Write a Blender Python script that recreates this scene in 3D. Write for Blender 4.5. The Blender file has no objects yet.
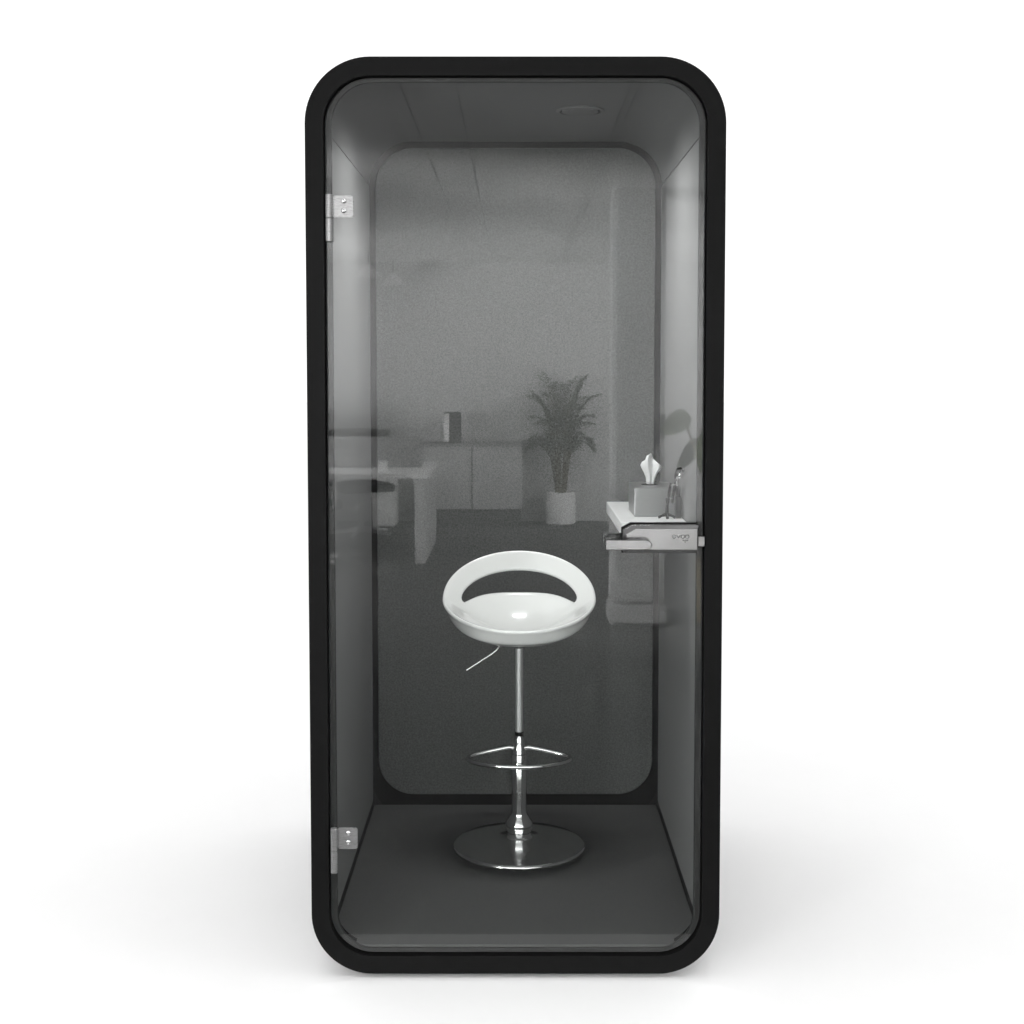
import bpy, bmesh, math, random
from mathutils import Vector, Matrix
random.seed(7)
PI = math.pi
scene = bpy.context.scene
COL = scene.collection

# ------------------------------------------------------------------ materials
def mat(name, color, rough=0.5, metal=0.0, spec=0.5, coat=0.0):
    m = bpy.data.materials.new(name); m.use_nodes = True
    b = m.node_tree.nodes['Principled BSDF']
    b.inputs['Base Color'].default_value = (*color, 1)
    b.inputs['Roughness'].default_value = rough
    b.inputs['Metallic'].default_value = metal
    b.inputs['Specular IOR Level'].default_value = spec
    b.inputs['Coat Weight'].default_value = coat
    b.inputs['Coat Roughness'].default_value = 0.05
    return m

def mottle(m, scale, lo, hi, detail=4, bump=0.0, bump_scale=None, stretch=(1, 1, 1), rough=None):
    """noise variation of the base colour in object space, with optional fine bump"""
    nt = m.node_tree; b = nt.nodes['Principled BSDF']
    tc = nt.nodes.new('ShaderNodeTexCoord'); mp = nt.nodes.new('ShaderNodeMapping')
    mp.inputs['Scale'].default_value = stretch
    nt.links.new(tc.outputs['Object'], mp.inputs['Vector'])
    n = nt.nodes.new('ShaderNodeTexNoise'); n.inputs['Scale'].default_value = scale; n.inputs['Detail'].default_value = detail
    n.inputs['Roughness'].default_value = 0.65
    nt.links.new(mp.outputs['Vector'], n.inputs['Vector'])
    r = nt.nodes.new('ShaderNodeValToRGB')
    r.color_ramp.elements[0].position = 0.3; r.color_ramp.elements[1].position = 0.7
    r.color_ramp.elements[0].color = (*lo, 1); r.color_ramp.elements[1].color = (*hi, 1)
    nt.links.new(n.outputs['Fac'], r.inputs['Fac']); nt.links.new(r.outputs['Color'], b.inputs['Base Color'])
    if bump:
        n2 = nt.nodes.new('ShaderNodeTexNoise'); n2.inputs['Scale'].default_value = bump_scale or scale; n2.inputs['Detail'].default_value = 3
        nt.links.new(mp.outputs['Vector'], n2.inputs['Vector'])
        bp = nt.nodes.new('ShaderNodeBump'); bp.inputs['Strength'].default_value = bump; bp.inputs['Distance'].default_value = 0.002
        nt.links.new(n2.outputs['Fac'], bp.inputs['Height']); nt.links.new(bp.outputs['Normal'], b.inputs['Normal'])
    if rough:
        mr = nt.nodes.new('ShaderNodeMapRange'); mr.inputs['To Min'].default_value = rough[0]; mr.inputs['To Max'].default_value = rough[1]
        nt.links.new(n.outputs['Fac'], mr.inputs['Value']); nt.links.new(mr.outputs['Result'], b.inputs['Roughness'])
    return m

def g(v): return (v, v, v)
M = {}
M['black'] = mottle(mat('black powder coat', g(.011), .55, 0, .07), 700, g(.0030), g(.0042), 2, .05, 900)
M['shell'] = mottle(mat('black shell', g(.012), .5, 0, .35), 600, g(.010), g(.013), 2, .05, 900)
M['gap'] = mat('black rubber', g(.003), .8, 0, .1)
M['seal'] = mat('dark grey seal', g(.02), .6, 0, .3)
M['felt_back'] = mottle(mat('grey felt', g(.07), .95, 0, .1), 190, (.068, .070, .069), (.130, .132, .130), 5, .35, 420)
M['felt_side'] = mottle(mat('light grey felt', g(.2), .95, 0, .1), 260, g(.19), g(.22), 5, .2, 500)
M['felt_top'] = mottle(mat('shaded ceiling felt', g(.08), .95, 0, .1), 260, g(.172), g(.190), 5, .2, 500)  # same felt as the sides, colour darkened to stand for shade overhead
M['rim_dark'] = mat('dark back frame', g(.013), .8, 0, .2)
M['carpet'] = mottle(mat('charcoal carpet', g(.035), .95, 0, .1), 420, g(.076), g(.096), 5, .5, 600)
M['dark_chrome'] = mat('dark chrome', g(.74), .13, 1.0)
M['chrome'] = mat('chrome', g(.82), .06, 1.0)
M['brush'] = mottle(mat('satin steel', g(.55), .36, .75), 60, g(.25), g(.31), 3, 0, None, (1, 1, 30), (.26, .36))
M['alu'] = mottle(mat('satin aluminium', g(.3), .2, .75), 80, g(.112), g(.126), 3, 0, None, (1, 1, 30), (.18, .24))
M['satin'] = mat('satin chrome', g(.6), .45, .7)
M['screw'] = mat('bright steel screw', g(.5), .25, 1.0)
M['hinge'] = mottle(mat('brushed hinge steel', g(.3), .36, .5), 80, g(.20), g(.24), 3, 0, None, (1, 1, 30), (.24, .32))
M['seat'] = mat('white glossy plastic', (.83, .83, .82), .16, 0, .5, .4)
M['white'] = mottle(mat('white laminate', g(.8), .35, 0, .4), 30, g(.78), g(.82), 3)
M['tissue'] = mat('white paper tissue', g(.86), .9, 0, .1)
M['blackplast'] = mat('black plastic', g(.004), .5, 0, .15)
M['engrave'] = mat('engraved mark', g(.092), .5, .4)
M['studio'] = mottle(mat('white studio floor', g(.82), .55, 0, .25), 3, g(.855), g(.865), 3)
M['office_floor'] = mottle(mat('dark office carpet', g(.05), .9, 0, .15), 25, (.068, .068, .069), (.098, .098, .095), 5)
M['office_wall'] = mottle(mat('pale office wall', g(.72), .8, 0, .2), 2, g(.53), g(.57), 4)
M['office_ceiling'] = mottle(mat('office ceiling panels', g(.45), .85, 0, .2), 5, g(.78), g(.82), 3)
M['joint'] = mat('panel joint', g(.03), .9)
M['cab'] = mottle(mat('pale grey cabinet', g(.5), .5, 0, .3), 6, g(.42), g(.46), 3)
M['cab_low'] = mottle(mat('grey cabinet front', g(.4), .5, 0, .3), 6, g(.36), g(.40), 3)
M['desk'] = mat('white desk top', g(.75), .45)
M['divider'] = mottle(mat('grey divider fabric', g(.3), .9, 0, .1), 80, g(.24), g(.29), 4)
M['chair'] = mottle(mat('dark chair mesh', g(.03), .8, 0, .2), 120, g(.035), g(.055), 3)
M['chairbase'] = mat('light grey chair base', g(.55), .4, .0)
M['leaf'] = mottle(mat('palm leaf', (.03, .05, .02), .5, 0, .4), 12, (.042, .054, .032), (.080, .096, .060), 3)
M['leaf_broad'] = mottle(mat('broad leaf', (.05, .07, .035), .45, 0, .4), 8, (.070, .082, .056), (.10, .115, .08), 3)
M['stem'] = mat('plant stem', (.10, .085, .05), .8)
M['pot'] = mottle(mat('white ceramic pot', g(.7), .4, 0, .4), 9, g(.78), g(.82), 3)
M['brownpot'] = mottle(mat('brown planter', (.12, .10, .07), .7, 0, .3), 15, (.10, .085, .06), (.14, .12, .085), 3)
M['soil'] = mat('soil', (.03, .022, .016), .95)

gm = bpy.data.materials.new('tinted door glass'); gm.use_nodes = True
nt = gm.node_tree; nt.nodes.clear()
out = nt.nodes.new('ShaderNodeOutputMaterial'); mix = nt.nodes.new('ShaderNodeMixShader')
tr = nt.nodes.new('ShaderNodeBsdfTransparent'); gl = nt.nodes.new('ShaderNodeBsdfGlossy'); lw = nt.nodes.new('ShaderNodeLayerWeight'); pw = nt.nodes.new('ShaderNodeMath'); fr = nt.nodes.new('ShaderNodeMath')
tr.inputs['Color'].default_value = (.90, .91, .905, 1)
gl.inputs['Roughness'].default_value = 0.0; gl.inputs['Color'].default_value = (1, 1, 1, 1)
# Schlick reflectance, the same from both sides
R0 = .032
lw.inputs['Blend'].default_value = .5; pw.operation = 'POWER'; pw.inputs[1].default_value = 5
fr.operation = 'MULTIPLY_ADD'; fr.inputs[1].default_value = 1 - R0; fr.inputs[2].default_value = R0
nt.links.new(lw.outputs['Facing'], pw.inputs[0]); nt.links.new(pw.outputs[0], fr.inputs[0])
nt.links.new(fr.outputs[0], mix.inputs[0]); nt.links.new(tr.outputs[0], mix.inputs[1]); nt.links.new(gl.outputs[0], mix.inputs[2])
nt.links.new(mix.outputs[0], out.inputs['Surface'])
M['glass'] = gm
ge = bpy.data.materials.new('clear glass body'); ge.use_nodes = True
nt = ge.node_tree; nt.nodes.clear()
out = nt.nodes.new('ShaderNodeOutputMaterial'); tr = nt.nodes.new('ShaderNodeBsdfTransparent')
tr.inputs['Color'].default_value = (.93, .94, .935, 1)
nt.links.new(tr.outputs[0], out.inputs['Surface'])
M['glass_back'] = ge

# ------------------------------------------------------------------ helpers
def obj(name, bm, m, parent=None, smooth=None, bevel=0, seg=2, subsurf=0):
    me = bpy.data.meshes.new(name); bmesh.ops.recalc_face_normals(bm, faces=bm.faces[:]); bm.to_mesh(me); bm.free()
    for x in (m if isinstance(m, (list, tuple)) else [m]): me.materials.append(x)
    o = bpy.data.objects.new(name, me); COL.objects.link(o)
    if smooth is not None:
        for p in me.polygons: p.use_smooth = True
        if smooth < 180: me.set_sharp_from_angle(angle=math.radians(smooth))
    if bevel:
        b = o.modifiers.new('bevel', 'BEVEL'); b.width = bevel; b.segments = seg; b.limit_method = 'ANGLE'; b.angle_limit = math.radians(40)
        b.harden_normals = smooth is not None
    if subsurf:
        s = o.modifiers.new('sub', 'SUBSURF'); s.levels = subsurf; s.render_levels = subsurf
    if parent: o.parent = parent
    return o

def empty(name, loc=(0, 0, 0)):
    o = bpy.data.objects.new(name, None); COL.objects.link(o); o.location = loc; o.empty_display_size = .1
    return o
def tag(o, label, cat, group=None):
    o['label'] = label; o['category'] = cat
    if group: o['group'] = group
    return o
def struct(name, bm, m, **k):
    o = obj(name, bm, m, **k); o['kind'] = 'structure'; return o

def box(bm, x0, x1, y0, y1, z0, z1):
    v = [bm.verts.new((x, y, z)) for x in (x0, x1) for y in (y0, y1) for z in (z0, z1)]
    for f in ((0, 1, 3, 2), (4, 6, 7, 5), (0, 4, 5, 1), (2, 3, 7, 6), (0, 2, 6, 4), (1, 5, 7, 3)):
        bm.faces.new([v[i] for i in f])
    return v

def lathe(bm, prof, cx=0, cy=0, n=48, cap=True):
    rings = []
    for r, z in prof:
        rings.append([bm.verts.new((cx + r * math.cos(2 * PI * i / n), cy + r * math.sin(2 * PI * i / n), z)) for i in range(n)])
    for a, b in zip(rings, rings[1:]):
        for i in range(n): bm.faces.new((a[i], a[(i + 1) % n], b[(i + 1) % n], b[i]))
    if cap:
        bm.faces.new(rings[0][::-1]); bm.faces.new(rings[-1])

def tube(bm, pts, r, n=12, cap=True, closed=False):
    pts = [Vector(p) for p in pts]; rr_ = r if isinstance(r, (list, tuple)) else [r] * len(pts)
    rings = []; up = None
    N = len(pts)
    for i, p in enumerate(pts):
        if closed: t = pts[(i + 1) % N] - pts[i - 1]
        else: t = pts[min(i + 1, N - 1)] - pts[max(i - 1, 0)]
        t.normalize()
        if up is None:
            up = Vector((0, 0, 1)) if abs(t.z) < .9 else Vector((1, 0, 0))
        up = (up - t * up.dot(t)).normalized(); s = t.cross(up)
        rings.append([bm.verts.new(p + (up * math.cos(2 * PI * k / n) + s * math.sin(2 * PI * k / n)) * rr_[i]) for k in range(n)])
    pairs = list(zip(rings, rings[1:])) + ([(rings[-1], rings[0])] if closed else [])
    for a, b in pairs:
        for k in range(n): bm.faces.new((a[k], a[(k + 1) % n], b[(k + 1) % n], b[k]))
    if cap and not closed:
        bm.faces.new(rings[0][::-1]); bm.faces.new(rings[-1])

def rrect(hw, z0, z1, rt, rb, n=20):
    """closed rounded outline in the XZ plane, counter-clockwise from the lower right corner"""
    pts = []
    for cx, cz, r, a0 in ((hw - rb, z0 + rb, rb, -PI / 2), (hw - rt, z1 - rt, rt, 0), (-hw + rt, z1 - rt, rt, PI / 2), (-hw + rb, z0 + rb, rb, PI)):
        for i in range(n + 1):
            a = a0 + PI / 2 * i / n
            pts.append((cx + r * math.cos(a), cz + r * math.sin(a)))
    return pts

def ring_strip(bm, outer, inner, y0, y1, ids, closed=False):
    """solid ring segment between two outlines"""
    V = []
    for i in ids:
        (a, b), (c, d) = outer[i], inner[i]
        V.append([bm.verts.new((a, y0, b)), bm.verts.new((c, y0, d)), bm.verts.new((c, y1, d)), bm.verts.new((a, y1, b))])
    prs = list(zip(V, V[1:])) + ([(V[-1], V[0])] if closed else [])
    for p, q in prs:
        for k in range(4): bm.faces.new((p[k], p[(k + 1) % 4], q[(k + 1) % 4], q[k]))
    if not closed:
        bm.faces.new(V[0][::-1]); bm.faces.new(V[-1])

def slab(bm, outline, y0, y1, mi=None):
    a = [bm.verts.new((x, y0, z)) for x, z in outline]; b = [bm.verts.new((x, y1, z)) for x, z in outline]
    f0 = bm.faces.new(a); f1 = bm.faces.new(b[::-1])
    side = [bm.faces.new((a[i], a[i - 1], b[i - 1], b[i])) for i in range(len(a))]
    if mi:
        f0.material_index = mi[0]; f1.material_index = mi[1]
        for f in side: f.material_index = mi[1]

# ------------------------------------------------------------------ setting
bm = bmesh.new()
box(bm, -60, 60, -.246, 60, -.02, 0)
struct('studio_floor', bm, M['studio'])
bm = bmesh.new()
box(bm, -7, 7, -10.4, -.250, -.04, -.012)
struct('office_floor', bm, M['office_floor'])
bm = bmesh.new()
box(bm, -7, 7, -10.42, -10.30, -.012, 2.62)
w = struct('office_wall', bm, M['office_wall'])
bm = bmesh.new()
xs = [-7, -5.8, -4.6, -3.4, -2.2, -1.3, -.43, -.22, .43, .462, 1.3, 2.2, 3.4, 4.6, 5.8, 7]
for a, b in zip(xs, xs[1:]):
    box(bm, a + .0032, b - .0032, -10.298, -1.7, 2.55, 2.58)
struct('office_ceiling', bm, M['office_ceiling'])
bm = bmesh.new(); box(bm, -7, 7, -10.298, -1.7, 2.584, 2.64)
struct('ceiling_void', bm, M['joint'])

# ------------------------------------------------------------------ the booth
booth = tag(empty('phone_booth', (0, .55, 0)), 'black framed office phone booth with rounded corners and a glass door', 'phone booth')
off = Vector((0, .55, 0))
def part(name, bm, m, parent=booth, **k):
    bmesh.ops.translate(bm, verts=bm.verts[:], vec=-off)
    return obj(name, bm, m, parent, **k)

N = 20; K = N + 1
ZB, ZT = .01, 2.232
Y_BACK = 1.13
fo = rrect(.5, ZB, ZT, .156, .150, N); fi = rrect(.456, ZB + .045, ZT - .045, .112, .106, N)
bm = bmesh.new(); ring_strip(bm, fo, fi, 0, .07, range(len(fo)), True)
frame = part('frame', bm, M['black'], smooth=30, bevel=.0016, seg=2)
# hairline joints between the bends and the side bars
for s_ in (-1, 1):
    bm = bmesh.new(); a, b = sorted((s_ * .4585, s_ * .4985)); box(bm, a, b, -.00012, .0004, 2.0290, 2.0298)
    part('frame_joint', bm, M['gap'], frame)
# outer shell behind the frame
so = rrect(.497, ZB + .003, ZT - .003, .153, .147, N); si = rrect(.4955, ZB + .0045, ZT - .0045, .1515, .1455, N)
bm = bmesh.new(); ring_strip(bm, so, si, .0702, 1.17, range(len(so)), True)
part('outer_shell', bm, M['shell'], smooth=30, bevel=.003)
bm = bmesh.new(); slab(bm, rrect(.495, ZB + .005, ZT - .005, .151, .145, N), 1.142, 1.166)
part('rear_panel', bm, M['shell'], smooth=30)
# plinth
bm = bmesh.new(); box(bm, -.32, .32, .03, 1.13, 0.0, .0095)
part('plinth', bm, M['gap'])
# seal behind the glass
bm = bmesh.new()
ring_strip(bm, rrect(.4555, ZB + .0455, ZT - .0455, .1115, .1055, N), rrect(.4385, .0655, 2.1755, .098, .092, N), .0215, .031, range(4 * K), True)
part('door_seal', bm, M['seal'], smooth=30, bevel=.002)
bm = bmesh.new()
ring_strip(bm, rrect(.4725, ZB + .020, ZT - .014, .138, .126, N), rrect(.452, .0595, 2.186, .11, .10, N), .0315, .0695, range(4 * K), True)
part('inner_jamb', bm, M['gap'], smooth=30)
# interior: two felt side panels, a curved ceiling, a floor and a back wall
HW = .466; ZF = .070; ZC = 2.218; RC = .136; ZS = ZC - RC
for s in (-1, 1):
    bm = bmesh.new(); a, b = sorted((s * HW, s * (HW + .003)))
    box(bm, a, b, .033, Y_BACK, ZF + .012, ZS - .003)
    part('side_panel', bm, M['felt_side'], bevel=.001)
bm = bmesh.new()
arc = [(HW - RC + RC * math.cos(PI / 2 * i / 24), ZC - RC + RC * math.sin(PI / 2 * i / 24)) for i in range(25)]
arc = arc + [(-x, z) for x, z in arc[::-1]]
arc2 = [(HW - RC + (RC + .004) * math.cos(PI / 2 * i / 24), ZC - RC + (RC + .004) * math.sin(PI / 2 * i / 24)) for i in range(25)]
arc2 = arc2 + [(-x, z) for x, z in arc2[::-1]]
ring_strip(bm, arc2, arc, .033, Y_BACK, range(len(arc)))
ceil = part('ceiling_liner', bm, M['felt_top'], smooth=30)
bm = bmesh.new(); v = box(bm, -HW + .0035, HW - .0035, .0325, Y_BACK, .050, ZF)
for q in v:
    if q.co.z < .06: q.co.x *= .955
part('floor_mat', bm, M['carpet'], bevel=.003)
bm = bmesh.new(); slab(bm, rrect(HW + .002, .034, ZC + .003, RC + .003, .118, N), Y_BACK + .001, Y_BACK + .01)
bw = part('back_wall', bm, M['rim_dark'], smooth=30)
bm = bmesh.new(); slab(bm, rrect(.4465, .108, 2.197, .125, .115, N), Y_BACK - .016, Y_BACK + .0005)
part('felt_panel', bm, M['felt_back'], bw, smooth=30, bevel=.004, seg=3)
# ceiling vent: low round outlet with an annular slot
bm = bmesh.new()
vx, vy = .181, .60
lathe(bm, [(.066, ZC + .002), (.068, ZC - .002), (.064, ZC - .005), (.058, ZC - .005), (.056, ZC - .001)], vx, vy, 48, False)
lathe(bm, [(.050, ZC + .001), (.051, ZC - .005), (.046, ZC - .007), (.002, ZC - .008)], vx, vy, 48, True)
part('ceiling_vent', bm, M['felt_top'], ceil, smooth=40)
bm = bmesh.new(); lathe(bm, [(.0555, ZC + .001), (.0555, ZC - .0008), (.001, ZC - .0008)], vx, vy, 40, True)
part('vent_slot', bm, M['gap'], ceil)

# glass door
bm = bmesh.new(); slab(bm, rrect(.4495, .0625, 2.1795, .106, .100, N), .008, .018, (0, 1))
door = part('glass_door', bm, [M['glass'], M['glass_back']])
def hinge(zt):
    """two-knuckle barrel, with a folded leaf and two screws on the glass"""
    bm = bmesh.new()
    xc = -.4430
    lathe(bm, [(.0076, zt - .0555), (.0084, zt - .0545), (.0084, zt - .001), (.0076, zt)], xc, -.003, 24)
    lathe(bm, [(.0076, zt - .1115), (.0084, zt - .1105), (.0084, zt - .0572), (.0076, zt - .0562)], xc, -.003, 24)
    box(bm, -.4415, -.4340, -.0045, .0035, zt - .0520, zt - .004)
    # leaf
    o = [(x - .4105, z) for x, z in rrect(.0245, zt - .0545, zt - .002, .006, .006, 6)]
    slab(bm, o, .0028, .0078)
    h = part('hinge', bm, M['hinge'], door, smooth=30, bevel=.0008)
    for dz in (-.0145, -.0375):
        b2 = bmesh.new()
        prof = [(.0068, 0), (.0068, .0014), (.0045, .0032), (.0022, .0036), (.0020, .0022), (.0002, .0022)]
        lathe(b2, prof, 0, 0, 24)
        bmesh.ops.rotate(b2, verts=b2.verts[:], cent=(0, 0, 0), matrix=Matrix.Rotation(PI / 2, 3, 'X'))
        bmesh.ops.translate(b2, verts=b2.verts[:], vec=(-.4085, .0028, zt + dz))
        # merged into the leaf: a screw is surface pattern of the hinge
        me = h.data; tmp = bpy.data.meshes.new('t'); bmesh.ops.translate(b2, verts=b2.verts[:], vec=-off); b2.to_mesh(tmp); b2.free()
        b3 = bmesh.new(); b3.from_mesh(me); n0 = len(b3.faces); b3.from_mesh(tmp)
        b3.faces.ensure_lookup_table()
        for f in b3.faces[n0:]: f.material_index = 1; f.smooth = True
        b3.to_mesh(me); b3.free(); bpy.data.meshes.remove(tmp)
    h.data.materials.append(M['screw'])
    return h
hinge(1.9085); hinge(.3765)

def lock_case(name, y0, y1, sgn):
    # outline in XZ, left end softly chamfered, front arris broken by a wide chamfer
    x0, x1, z0, z1 = .2575, .4385, 1.0535, 1.1215
    def prof(i):
        return [(x0 + .004 + i, z0 + i), (x1 - i * .4, z0 + i), (x1 - i * .4, z1 - i), (x0 + .022 + i, z1 - i), (x0 + i, z1 - .012 - i), (x0 + i, z0 + .004 + i)]
    bm = bmesh.new()
    ys = [y1, y0 + sgn * .0085, y0]
    L = []
    for y, i in zip(ys, (0, 0, .0085)):
        L.append([bm.verts.new((x, y, z)) for x, z in prof(i)])
    bm.faces.new(L[0]); bm.faces.new(L[-1][::-1])
    for a, b in zip(L, L[1:]):
        for k in range(6): bm.faces.new((a[k], a[(k + 1) % 6], b[(k + 1) % 6], b[k]))
    return part(name, bm, M['alu'], door, smooth=25, bevel=.0015, seg=3)
lock_case('lock_case', -.030, .0040, 1)
bm = bmesh.new(); slab(bm, [(.2560, 1.0510), (.4400, 1.0510), (.4400, 1.1240), (.2790, 1.1240), (.2560, 1.1120)], .0042, .0077)  # dark plate added to draw the inner lock's shaded outline
part('lock_outline', bm, M['gap'], door, bevel=.0008)
lock_case('lock_case', .050, .0182, -1)
# small engraved mark on the lock, too small to read in the photograph
bm = bmesh.new()
ey = -.0306
for k, x in enumerate((.379, .3895, .400, .4105)):
    pts = [(x + .0042 * math.cos(t), ey, 1.0945 + .0042 * math.sin(t)) for t in [2 * PI * i / 16 for i in range(16)]]
    if k in (1,):
        for a, b in (((x - .004, 1.0985), (x, 1.0905)), ((x, 1.0905), (x + .004, 1.0985))): tube(bm, [(a[0], ey, a[1]), (b[0], ey, b[1])], .0008, 6)
    else: tube(bm, pts, .0008, 6, closed=True)
tube(bm, [(.398, ey, 1.0855), (.4135, ey, 1.0855)], .0008, 6)
tube(bm, [(.403, ey, 1.0815), (.4085, ey, 1.0815)], .0008, 6)
part('engraved_mark', bm, M['engrave'], door)

def lever(y_face, sgn):
    """flat bar lever: pivot boss on the lock, bar running left and returning towards the door"""
    bm = bmesh.new()
    yb = y_face - sgn * .036
    z0, z1 = 1.0665, 1.0905
    # bar with pointed round pivot end
    o = [(.214, z0), (.306, z0)] + [(.306 + .017 * math.sin(PI * i / 10), (z0 + z1) / 2 - .012 * math.cos(PI * i / 10)) for i in range(1, 10)] + [(.306, z1), (.214, z1)]
    slab(bm, o, yb, yb + sgn * .012)
    # return
    box(bm, .214, .226, min(yb + sgn * .0122, yb + sgn * .050), max(yb + sgn * .0122, yb + sgn * .050), z0, z1)
    # spindle boss
    b2 = bmesh.new(); lathe(b2, [(.011, 0), (.011, .025)], 0, 0, 24)
    bmesh.ops.rotate(b2, verts=b2.verts[:], cent=(0, 0, 0), matrix=Matrix.Rotation(PI / 2, 3, 'X'))
    bmesh.ops.translate(b2, verts=b2.verts[:], vec=(.306, (y_face + .0005 if sgn > 0 else y_face + .0245), (z0 + z1) / 2))
    t = bpy.data.meshes.new('t'); b2.to_mesh(t); b2.free(); bm.from_mesh(t); bpy.data.meshes.remove(t)
    return part('door_handle', bm, M['alu'], door, smooth=30, bevel=.002, seg=3)
lever(-.030, 1); lever(.050, -1)
bm = bmesh.new(); box(bm, .4388, .4548, -.012, .004, 1.0685, 1.0925)
part('strike_plate', bm, M['alu'], bevel=.001)

# fold-down shelf on the right side panel
bm = bmesh.new()
o = []
for i in range(9):
    a = PI + PI / 2 * i / 8; o.append((.285 + .03 + .03 * math.cos(a), .395 + .03 + .03 * math.sin(a)))
o += [(HW - .0005, .395), (HW - .0005, .99), (.285, .99)]
a = [bm.verts.new((x, y, 1.045)) for x, y in o]; b = [bm.verts.new((x, y, 1.08)) for x, y in o]
bm.faces.new(a[::-1]); bm.faces.new(b)
for i in range(len(o)): bm.faces.new((a[i - 1], a[i], b[i], b[i - 1]))
part('shelf', bm, M['white'], smooth=30, bevel=.003, seg=3)

# ------------------------------------------------------------------ bar stool
SX, SY = .011, .683
stool = tag(empty('bar_stool', (SX, SY, ZF)), 'white glossy bucket seat bar stool on a chrome column and round base', 'bar stool')
soff = Vector((SX, SY, ZF))
def spart(name, bm, m, parent=stool, shiftxy=True, **k):
    if shiftxy: bmesh.ops.translate(bm, verts=bm.verts[:], vec=(0, 0, -ZF))
    return obj(name, bm, m, parent, **k)
def smooth01(t): t = max(0, min(1, t)); return t * t * (3 - 2 * t)
def seat_point(phi, rho):
    """phi measured from the back (0) round to the front (pi)"""
    c = math.cos(phi)
    back = max(0, c); front = max(0, -c)
    rx = .220; ry = .165 if c > 0 else .195
    zr = .834 + (.112 * back if c > 0 else -.066 * front)
    k = .112 + .070 * smooth01(back) - .062 * smooth01(front)
    zp = .726 + k * rho * rho
    zp1 = .726 + k
    wgt = smooth01((rho - .70) / .30) if rho > .70 else 0
    z = zp + (zr - zp1) * wgt
    return Vector((rx * rho * math.sin(phi), ry * rho * math.cos(phi), z))
bm = bmesh.new()
NP = 96; HOLE = math.radians(70)
top_s = 5; low_s = 10
cols = []
for i in range(NP):
    phi = -PI + 2 * PI * (i + .0) / NP
    t = min(1, abs(phi) / HOLE)
    e = math.sqrt(max(0, 1 - t ** 2.1))
    mid = .80
    ra = mid + .072 * e; rb = mid - .058 * e
    col = []
    for k in range(top_s + 1):
        f = k / top_s; col.append(1 + (ra - 1) * f)
    lo = []
    for k in range(low_s + 1):
        f = k / low_s; lo.append(rb + (.02 - rb) * f)
    cols.append((phi, t < .999, [bm.verts.new(seat_point(phi, r)) for r in col], lo))
V = []
for phi, inh, topv, lo in cols:
    lowv = [topv[-1] if (k == 0 and not inh) else bm.verts.new(seat_point(phi, r)) for k, r in enumerate(lo)]
    V.append((topv, lowv))
for i in range(NP):
    a, b = V[i], V[(i + 1) % NP]
    for A, B in ((a[0], b[0]), (a[1], b[1])):
        for k in range(len(A) - 1):
            vs = []
            for v in (A[k], B[k], B[k + 1], A[k + 1]):
                if v not in vs: vs.append(v)
            if len(vs) > 2: bm.faces.new(vs)
bm.faces.new([v[1][-1] for v in V])
wts = []
for v in bm.verts:
    r_ = math.hypot(v.co.x / .220, v.co.y / (.165 if v.co.y > 0 else .195)); bk = max(0, v.co.y / .165)
    wts.append(.26 + .74 * smooth01((1.0 - r_) / .20) * (1 - .6 * smooth01(bk * 1.6)))
seat = spart('seat', bm, M['seat'], smooth=180)
vg = seat.vertex_groups.new(name='shell')
for i_, w_ in enumerate(wts): vg.add([i_], w_, 'REPLACE')
sd = seat.modifiers.new('shell', 'SOLIDIFY'); sd.thickness = .036; sd.offset = -1; sd.vertex_group = 'shell'; sd.thickness_vertex_group = 0
sd.use_even_offset = False
ss = seat.modifiers.new('sub', 'SUBSURF'); ss.levels = 1; ss.render_levels = 2
# mount plate under the seat
bm = bmesh.new(); lathe(bm, [(.0116, .680), (.020, .684), (.024, .694), (.02, .700)], 0, 0, 40)
spart('seat_mount', bm, M['blackplast'], smooth=40)
bm = bmesh.new(); lathe(bm, [(.0112, .425), (.0112, .700)], 0, 0, 32)
spart('piston', bm, M['satin'], smooth=40)
bm = bmesh.new()
lathe(bm, [(.0112, .432), (.0130, .4305), (.0135, .426), (.0130, .4215)], 0, 0, 32)
spart('collar', bm, M['blackplast'], smooth=40)
bm = bmesh.new()
lathe(bm, [(.013, .4212), (.0150, .418), (.0158, .40), (.0205, .372), (.0220, .368), (.0210, .3665), (.0210, .3645), (.0220, .363), (.0220, .25),
           (.0222, .205), (.0245, .192), (.0245, .186), (.030, .178), (.0385, .166), (.0415, .153), (.0395, .141), (.034, .132), (.036, .127), (.048, .119), (.085, .110), (.150, .1035), (.188, .0990), (.194, .0962), (.1955, .092), (.194, .0865), (.185, .0855)], 0, 0, 96)
spart('column_base', bm, M['dark_chrome'], smooth=50)
# foot ring: two arms from the sleeve to a rounded front bow
bm = bmesh.new()
arm = [(-.016, -.004, .384), (-.028, -.006, .387), (-.05, -.010, .384), (-.09, -.016, .377), (-.128, -.026, .370), (-.146, -.038, .3675)]
pts = list(arm)
for i in range(1, 24):
    a = PI + PI * i / 24
    pts.append((.150 * math.cos(a), -.044 + .100 * math.sin(a), .367))
pts += [(-x, y, z) for x, y, z in arm[::-1]]
tube(bm, pts, .0066, 12)
spart('foot_ring', bm, M['dark_chrome'], smooth=60)
bm = bmesh.new()
tube(bm, [(-.03, -.03, .700), (-.058, -.05, .694), (-.066, -.054, .684), (-.076, -.056, .676), (-.152, -.070, .629)], .0030, 10)
spart('lift_lever', bm, M['chrome'], smooth=60)

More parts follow.
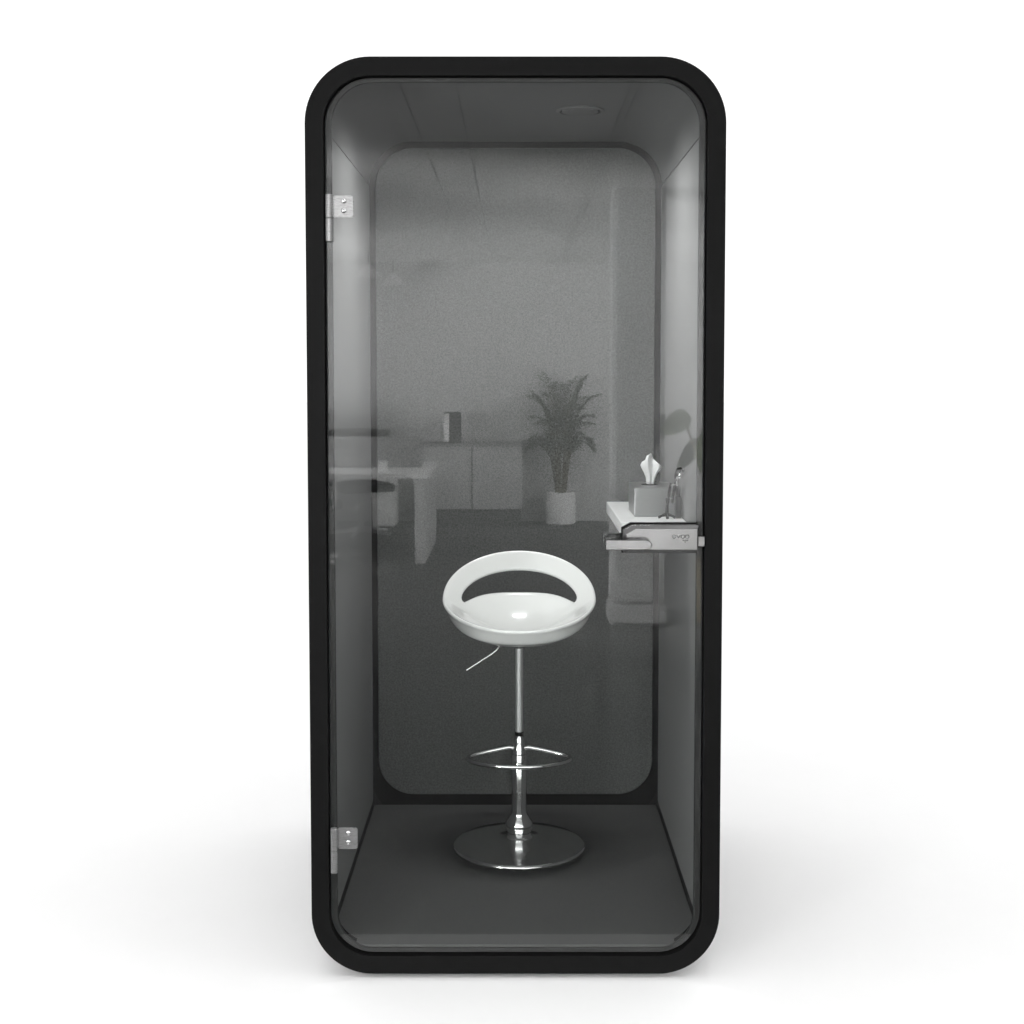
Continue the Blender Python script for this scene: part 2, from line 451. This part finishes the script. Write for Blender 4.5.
# ------------------------------------------------------------------ things on the shelf
zs = 1.0802
tb = tag(empty('tissue_box', (.392, .645, zs)), 'brushed steel tissue box with one tissue pulled up, standing on the white shelf', 'tissue box')
bm = bmesh.new(); box(bm, -.058, .058, -.10, .10, 0, .082)
obj('box_body', bm, M['brush'], tb, bevel=.002, seg=2)
bm = bmesh.new()
lathe(bm, [(.024, .0822), (.024, .0836), (.002, .0838)], -.006, 0, 24)
obj('opening', bm, M['gap'], tb)
# tissue: a folded fan of paper
bm = bmesh.new()
rows = []
prof = [(0.0, .010), (.15, .0115), (.3, .013), (.5, .019), (.7, .0265), (.85, .030), (1.0, .026)]
nx = 14
for t, hw in prof:
    r = []
    for i in range(nx + 1):
        u = -1 + 2 * i / nx
        z = .0825 + .068 * t
        if t > .6:
            k = (t - .6) / .4
            z += k * (.012 * (1 - abs(u + .15)) + (.010 if -.6 < u < .1 else -.012 * max(0, u)) - .012 * max(0, -u - .5))
        x = hw * u + .004 * t
        y = .010 * math.sin(u * 5.5 + t) * (.4 + t) + .006 * u * u
        r.append(bm.verts.new((x - .004, y, z)))
    rows.append(r)
for a, b in zip(rows, rows[1:]):
    for i in range(nx): bm.faces.new((a[i], a[i + 1], b[i + 1], b[i]))
ti = obj('tissue', bm, M['tissue'], tb, smooth=60)
s = ti.modifiers.new('th', 'SOLIDIFY'); s.thickness = .0008

st = tag(empty('mini_tripod', (.420, .500, zs)), 'tiny black tripod with splayed feet at the front of the white shelf', 'tripod')
bm = bmesh.new()
tube(bm, [(0, 0, .012), (.001, 0, .040)], [.0052, .0040], 12)
tube(bm, [(.001, 0, .040), (.003, .004, .056)], [.0036, .0058], 12)
obj('stem', bm, M['blackplast'], st, smooth=50)
for a in (PI * 1.02, -PI * .08, -PI * .5):
    bm = bmesh.new()
    L = .024 if a != -PI * .5 else .018
    tube(bm, [(0, 0, .014), (L * .6 * math.cos(a), L * .6 * math.sin(a), .008), (L * math.cos(a), L * math.sin(a), .0035)], [.0040, .0032, .0042], 10)
    obj('leg', bm, M['blackplast'], st, smooth=50)
for dx in (0, .012):
    bm = bmesh.new()
    tube(bm, [(.003 + dx, .004, .042), (.007 + dx, .006, .075), (.012 + dx, .008, .098)], [.0036, .0040, .0034], 10)
    obj('clamp_arm', bm, M['blackplast'], st, smooth=50)
for p_ in ([(.001, .005, .056), (.019, .006, .057)], [(.010, .008, .091), (.026, .008, .094)]):
    bm = bmesh.new(); tube(bm, p_, .0040, 10); obj('clamp_bar', bm, M['chrome'], st, smooth=50)

lp = tag(empty('gooseneck_lamp', (.4535, .520, zs)), 'small chrome and black gooseneck lamp against the right side panel on the shelf', 'lamp')
bm = bmesh.new(); box(bm, -.0075, .0075, -.012, .012, 0, .060)
obj('stem_block', bm, M['blackplast'], lp, bevel=.0015)
bm = bmesh.new()
tube(bm, [(0, 0, .052), (-.002, -.003, .075), (-.005, -.008, .100), (-.008, -.020, .122), (-.006, -.045, .138), (-.003, -.080, .142), (-.001, -.110, .139)], [.0064, .0060, .0058, .0056, .0056, .0050, .0040], 12)
obj('neck', bm, M['blackplast'], lp, smooth=60)
bm = bmesh.new(); bmesh.ops.create_uvsphere(bm, u_segments=24, v_segments=14, radius=.0085)
bmesh.ops.scale(bm, verts=bm.verts[:], vec=(.9, 1, 1.35)); bmesh.ops.translate(bm, verts=bm.verts[:], vec=(-.001, -.050, .124))
obj('lamp_head', bm, M['chrome'], lp, smooth=60)
bm = bmesh.new(); tube(bm, [(-.003, -.004, .085), (-.006, -.014, .106), (-.003, -.034, .122)], .0052, 12)
obj('lower_arm', bm, M['chrome'], lp, smooth=60)

# ------------------------------------------------------------------ the office that the door mirrors, behind the camera
# cabinet
cb = tag(empty('storage_cabinet', (-.42, -10.05, -.012)), 'low pale two door cabinet against the office wall, mirrored in the glass', 'cabinet')
bm = bmesh.new(); box(bm, -.49, .49, -.22, .20, .16, .775); obj('carcass', bm, M['chair'], cb, bevel=.003)
bm = bmesh.new(); box(bm, -.47, .47, -.20, .18, 0, .158); obj('plinth', bm, M['chair'], cb)
bm = bmesh.new(); box(bm, -.50, .50, -.23, .225, .777, .795); obj('cabinet_top', bm, M['divider'], cb, bevel=.002)
for s in (-1, 1):
    bm = bmesh.new(); a, b = sorted((s * .006, s * .486)); box(bm, a, b, .2005, .218, .165, .77); obj('cabinet_door', bm, M['cab_low'], cb, bevel=.002)
bxx = tag(empty('desk_speaker', (-.62, -10.02, .784)), 'black and white upright box standing on the low cabinet', 'speaker')
bm = bmesh.new(); box(bm, -.075, .09, -.09, .09, 0, .30); obj('case', bm, M['chair'], bxx, bevel=.004)
bm = bmesh.new(); box(bm, -.072, -.02, .0905, .097, .015, .285); obj('front_panel', bm, M['white'], bxx, bevel=.002)
# column with plinth
cl = tag(empty('square_column', (.722, -4.85, -.012)), 'pale square column with a stepped plinth, mirrored right of centre', 'column')
bm = bmesh.new(); box(bm, -.155, .155, -.15, .15, .12, 2.56); obj('shaft', bm, M['office_wall'], cl, bevel=.025, seg=1)
bm = bmesh.new(); box(bm, -.172, .172, -.168, .168, 0, .118); obj('plinth', bm, M['cab'], cl, bevel=.02, seg=1)
# desk
dk = tag(empty('office_desk', (-1.60, -8.0, -.012)), 'white bench desk with a slab end panel, mirrored at the left of the glass', 'desk')
bm = bmesh.new(); box(bm, -.95, .915, -.72, .72, .66, .70); obj('desk_top', bm, M['desk'], dk, bevel=.003)
for x in (.815, -.95):
    bm = bmesh.new(); box(bm, x, x + .085, -.71, .71, 0, .658); obj('end_panel', bm, M['cab'], dk, bevel=.003)
bm = bmesh.new(); slab(bm, [(x - .06, z) for x, z in rrect(.89, .702, .955, .04, .01, 6)], -.02, .02); obj('divider_screen', bm, M['divider'], dk, smooth=30)
cp = tag(empty('plant_cup', (-1.05, -7.55, .688)), 'small white cup on the white bench desk', 'cup')
bm = bmesh.new(); lathe(bm, [(.032, 0), (.04, .085), (.036, .085), (.03, .01)], 0, 0, 24); obj('cup_body', bm, M['pot'], cp, smooth=40)
mo = tag(empty('computer_monitor', (-1.26, -8.35, .688)), 'black computer monitor behind the grey desk divider', 'monitor')
bm = bmesh.new(); box(bm, -.19, .19, -.02, .02, .06, .305); obj('screen', bm, M['chair'], mo, bevel=.006)
bm = bmesh.new(); box(bm, -.03, .03, -.05, -.022, .012, .20); box(bm, -.12, .12, -.11, .07, 0, .0118); obj('monitor_stand', bm, M['chair'], mo)
pd = tag(empty('drawer_pedestal', (-1.24, -9.75, -.012)), 'white drawer pedestal on the floor behind the bench desk', 'drawers')
bm = bmesh.new(); box(bm, -.1, .1, -.25, .25, .03, .47); obj('carcass', bm, M['pot'], pd, bevel=.003)
for z in (.04, .185, .33):
    bm = bmesh.new(); box(bm, -.097, .097, .2505, .268, z, z + .135); obj('drawer', bm, M['pot'], pd, bevel=.002)

def office_chair(name, loc, rz, label):
    t = tag(empty(name, loc), label, 'office chair', 'office chairs around the bench desk'); t.rotation_euler.z = rz
    bm = bmesh.new(); box(bm, -.24, .24, -.24, .24, .44, .52); obj('seat', bm, M['chair'], t, bevel=.035, seg=4, smooth=40)
    bm = bmesh.new(); slab(bm, rrect(.23, .54, .985, .08, .06, 8), .22, .265); obj('backrest', bm, M['chair'], t, smooth=30, bevel=.012, seg=3)
    bm = bmesh.new(); tube(bm, [(0, 0, .08), (0, 0, .438)], .025, 16); tube(bm, [(0, .12, .43), (0, .30, .46), (0, .30, .75)], .018, 12); obj('gas_post', bm, M['chairbase'], t, smooth=40)
    for s in (-1, 1):
        bm = bmesh.new(); tube(bm, [(s * .24, .08, .47), (s * .29, .08, .50), (s * .29, .08, .68), (s * .29, -.16, .69)], .016, 10); obj('armrest', bm, M['chairbase'], t, smooth=40)
    for k in range(5):
        a = 2 * PI * k / 5 + .3
        bm = bmesh.new(); tube(bm, [(0, 0, .11), (.30 * math.cos(a), .30 * math.sin(a), .075)], [.024, .014], 10); l = obj('leg', bm, M['chairbase'], t, smooth=40)
        bm = bmesh.new(); tube(bm, [(.30 * math.cos(a) - .02 * math.sin(a), .30 * math.sin(a) + .02 * math.cos(a), .031), (.30 * math.cos(a) + .02 * math.sin(a), .30 * math.sin(a) - .02 * math.cos(a), .031)], .030, 16); obj('caster', bm, M['chair'], l, smooth=40)
    return t
office_chair('office_chair', (-1.36, -8.70, -.012), PI * .85, 'dark office chair on casters pushed under the far side of the bench desk')
office_chair('office_chair', (-1.60, -6.95, -.012), .25, 'dark office chair on the near side of the bench desk, at the glass edge')
tc = tag(empty('tall_locker', (-2.15, -9.7, -.012)), 'tall pale locker behind the bench desk at the left edge of the glass', 'locker')
bm = bmesh.new(); box(bm, -.42, .42, -.25, .25, 0, 1.12); obj('carcass', bm, M['cab'], tc, bevel=.004)
bm = bmesh.new(); box(bm, -.41, .41, .2505, .268, .02, 1.10); obj('locker_door', bm, M['cab'], tc, bevel=.003)

# pendant lamps
for (x, y, lab) in ((-1.30, -8.9, 'white cone pendant lamp hanging nearest the hinge side of the glass'), (-1.18, -10.0, 'white cone pendant lamp hanging close to the office wall')):
    pl = tag(empty('pendant_lamp', (x, y, 2.548)), lab, 'lamp', 'pendant lamps over the bench desk')
    bm = bmesh.new(); tube(bm, [(0, 0, 0), (0, 0, -.12)], .005, 8); obj('cord', bm, M['chair'], pl)
    bm = bmesh.new(); lathe(bm, [(.015, -.12), (.025, -.13), (.115, -.23), (.113, -.232), (.02, -.135)], 0, 0, 32); obj('lamp_shade', bm, M['white'], pl, smooth=40)

# potted palm
pp = tag(empty('potted_palm', (.44, -10.0, -.012)), 'feathery palm in a white pot, mirrored against the office wall', 'potted plant')
bm = bmesh.new(); lathe(bm, [(.115, 0), (.142, .015), (.150, .15), (.140, .31), (.128, .32), (.120, .27)], 0, 0, 40); obj('pot', bm, M['pot'], pp, smooth=40)
bm = bmesh.new(); lathe(bm, [(.114, .262), (.002, .268)], 0, 0, 24); obj('soil', bm, M['soil'], pp)
bs = bmesh.new(); bl = bmesh.new()
rnd = random.Random(3)
for k in range(27):
    az = 2.4 * k + rnd.uniform(-.3, .3); inner = k / 27
    L = rnd.uniform(.52, .66) * (1.0 if inner < .3 else .78 if inner < .6 else .62)
    el0 = math.radians(86 - 32 * inner); droop = math.radians(48 + 66 * inner)
    base = Vector((.04 * math.cos(az), .04 * math.sin(az), .27)); stem_h = rnd.uniform(.46, .62) * (1.22 - .55 * inner)
    p0 = base + Vector((.05 * math.cos(az), .05 * math.sin(az), stem_h))
    pts = [base, base.lerp(p0, .5) + Vector((0, 0, .01)), p0]; n = 12; p = p0.copy(); mids = []
    for i in range(n):
        el = el0 - droop * (i / n) ** 1.4
        d = Vector((.72 * math.cos(az) * math.cos(el), .9 * math.sin(az) * math.cos(el), math.sin(el)))
        p = p + d * (L / n); pts.append(p.copy()); mids.append((p.copy(), d))
    tube(bs, pts, [.009, .008, .007] + [.005 * (1 - i / n) + .0012 for i in range(n)], 6)
    for i, (q, d) in enumerate(mids):
        side = d.cross(Vector((0, 0, 1))); side = side.normalized() if side.length > .05 else Vector((-math.sin(az), math.cos(az), 0))
        for s in (-1, 1):
            for half in (0, .5):
                ll = (.155 * math.sin(PI * (.18 + .8 * (i + half) / n)) + .03) * rnd.uniform(.85, 1.1)
                dr = (side * s * .82 + d * .75 + Vector((0, 0, rnd.uniform(-.25, .12)))).normalized()
                qq = q + d * (half * L / n)
                wv = dr.cross(Vector((0, 0, 1))).normalized() * .0088
                wv = wv * 1.35
                v = [bl.verts.new(qq), bl.verts.new(qq + dr * ll * .45 + wv), bl.verts.new(qq + dr * ll + Vector((0, 0, -.04 * ll / .2))), bl.verts.new(qq + dr * ll * .45 - wv)]
                bl.faces.new(v)
obj('stems', bs, M['stem'], pp, smooth=60); obj('fronds', bl, M['leaf'], pp)

# broad leaved plant beside the column
bp_ = tag(empty('broad_leaf_plant', (1.19, -4.72, -.012)), 'broad leaved plant in a brown planter beside the square column', 'potted plant')
bm = bmesh.new(); lathe(bm, [(.09, 0), (.115, .02), (.13, .38), (.12, .385), (.115, .34)], 0, 0, 32); obj('pot', bm, M['brownpot'], bp_, smooth=40)
bs = bmesh.new(); bl = bmesh.new()
leaves = [(-.20, .03, 1.20, .23, .14, 2.6, .25), (-.02, .08, 1.33, .22, .13, 1.0, .5), (.12, .05, 1.18, .2, .12, .4, .1), (-.10, -.1, 1.05, .18, .11, 3.6, -.3), (.02, .1, .98, .2, .12, 1.8, -.5), (-.06, .1, 1.12, .2, .12, 2.2, -.7), (.10, -.12, 1.38, .2, .12, 5.2, .4), (-.02, .12, .80, .18, .10, 1.4, -.8)]
for (x, y, z, L, W, az, el) in leaves:
    c = Vector((x, y, z)); tube(bs, [(0, 0, .33), (x * .3, y * .3, z * .7), c], [.014, .009, .005], 8)
    d = Vector((math.cos(az) * math.cos(el), math.sin(az) * math.cos(el), math.sin(el))); sd_ = d.cross(Vector((0, 1, .25))).normalized()
    ns = 10; prev = None
    for i in range(ns + 1):
        t = i / ns; wv = W * math.sin(PI * min(1, t * .93 + .05)) ** .7 * .55
        q = c - d * L * .2 + d * L * t + Vector((0, 0, -.10 * t * t))
        r = [bl.verts.new(q - sd_ * wv + Vector((0, .012, .01))), bl.verts.new(q), bl.verts.new(q + sd_ * wv + Vector((0, .012, .01)))]
        if prev:
            for j in range(2): bl.faces.new((prev[j], prev[j + 1], r[j + 1], r[j]))
        prev = r
obj('stems', bs, M['stem'], bp_, smooth=60)
lo = obj('leaves', bl, M['leaf_broad'], bp_, smooth=60)

# ------------------------------------------------------------------ light
wd = bpy.data.worlds.new('World'); scene.world = wd; wd.use_nodes = True
bg = wd.node_tree.nodes['Background']; bg.inputs[0].default_value = (1, 1, 1, 1); bg.inputs[1].default_value = 1.19
def area(name, loc, target, sx, sy, power, spread=180):
    l = bpy.data.lights.new(name, 'AREA'); l.shape = 'RECTANGLE'; l.size = sx; l.size_y = sy; l.energy = power; l.spread = math.radians(spread)
    o = bpy.data.objects.new(name, l); COL.objects.link(o); o.location = loc
    o.rotation_euler = (Vector(target) - Vector(loc)).to_track_quat('-Z', 'Y').to_euler()
    return o
area('added_softbox', (0.2, -.28, 3.25), (0.2, -.20, 0), 1.6, .45, 1.5)  # overhead strip added to brighten the lock's top chamfer
area('added_softbox', (0, 1.6, 4.6), (0, 1.6, 0), 8, 5, 16)  # wide overhead fill, added to soften the shade around the booth
area('booth_lamp', (0, .55, 2.195), (0, .55, 0), .40, .06, 9.8, 166)
area('office_fill', (-3.3, -8.0, 1.2), (-.2, -10.0, 2.45), 1.2, 1.2, 500)  # added fill pair, out of view: brightens the mirrored wall and ceiling
area('office_fill', (3.3, -8.0, 1.2), (.2, -10.0, 2.45), 1.2, 1.2, 500)
area('office_fill', (-2.9, -5.2, 2.2), (-.6, -9.0, .6), 1.0, 1.0, 420)  # added fill for the mirrored desk side
area('office_fill', (-2.7, -5.3, .8), (-1.3, -9.0, .3), .6, .6, 240, 70)  # low fill added so the chair under the desk shows
area('office_fill', (2.9, -5.6, 2.2), (.2, -9.6, .7), 1.0, 1.0, 360)  # added fill for the furniture near the wall
area('office_fill', (-2.7, -2.6, 1.9), (.62, -4.75, 1.4), .5, .5, 500, 50)  # added to brighten the column and its left chamfer
area('office_fill', (2.7, -2.6, 1.9), (1.15, -4.75, 1.1), .5, .5, 80, 60)  # weak fill added for the broad leaves
area('office_fill', (-3.0, -4.2, 1.0), (.2, -3.8, 2.55), 1.0, 1.0, 185)  # unseen uplight added to brighten the ceiling panels

# ------------------------------------------------------------------ camera
cam = bpy.data.cameras.new('camera'); co = bpy.data.objects.new('camera', cam); COL.objects.link(co)
co.location = (0, -3.286, 1.492); co.rotation_euler = (math.radians(90 - 3.35), 0, 0)
cam.sensor_width = 36; cam.lens = 1370 / 1024 * 36; cam.shift_x = -.0034; cam.shift_y = -.0604
cam.clip_start = .05; cam.clip_end = 300
scene.camera = co

scene.view_settings.view_transform = 'Standard'; scene.view_settings.look = 'None'
scene.view_settings.exposure = 0; scene.view_settings.gamma = 1; scene.view_settings.use_curve_mapping = False
scene.render.engine = 'CYCLES'
scene.cycles.max_bounces = 12; scene.cycles.transparent_max_bounces = 16; scene.cycles.glossy_bounces = 6; scene.cycles.diffuse_bounces = 5
scene.cycles.use_denoising = True
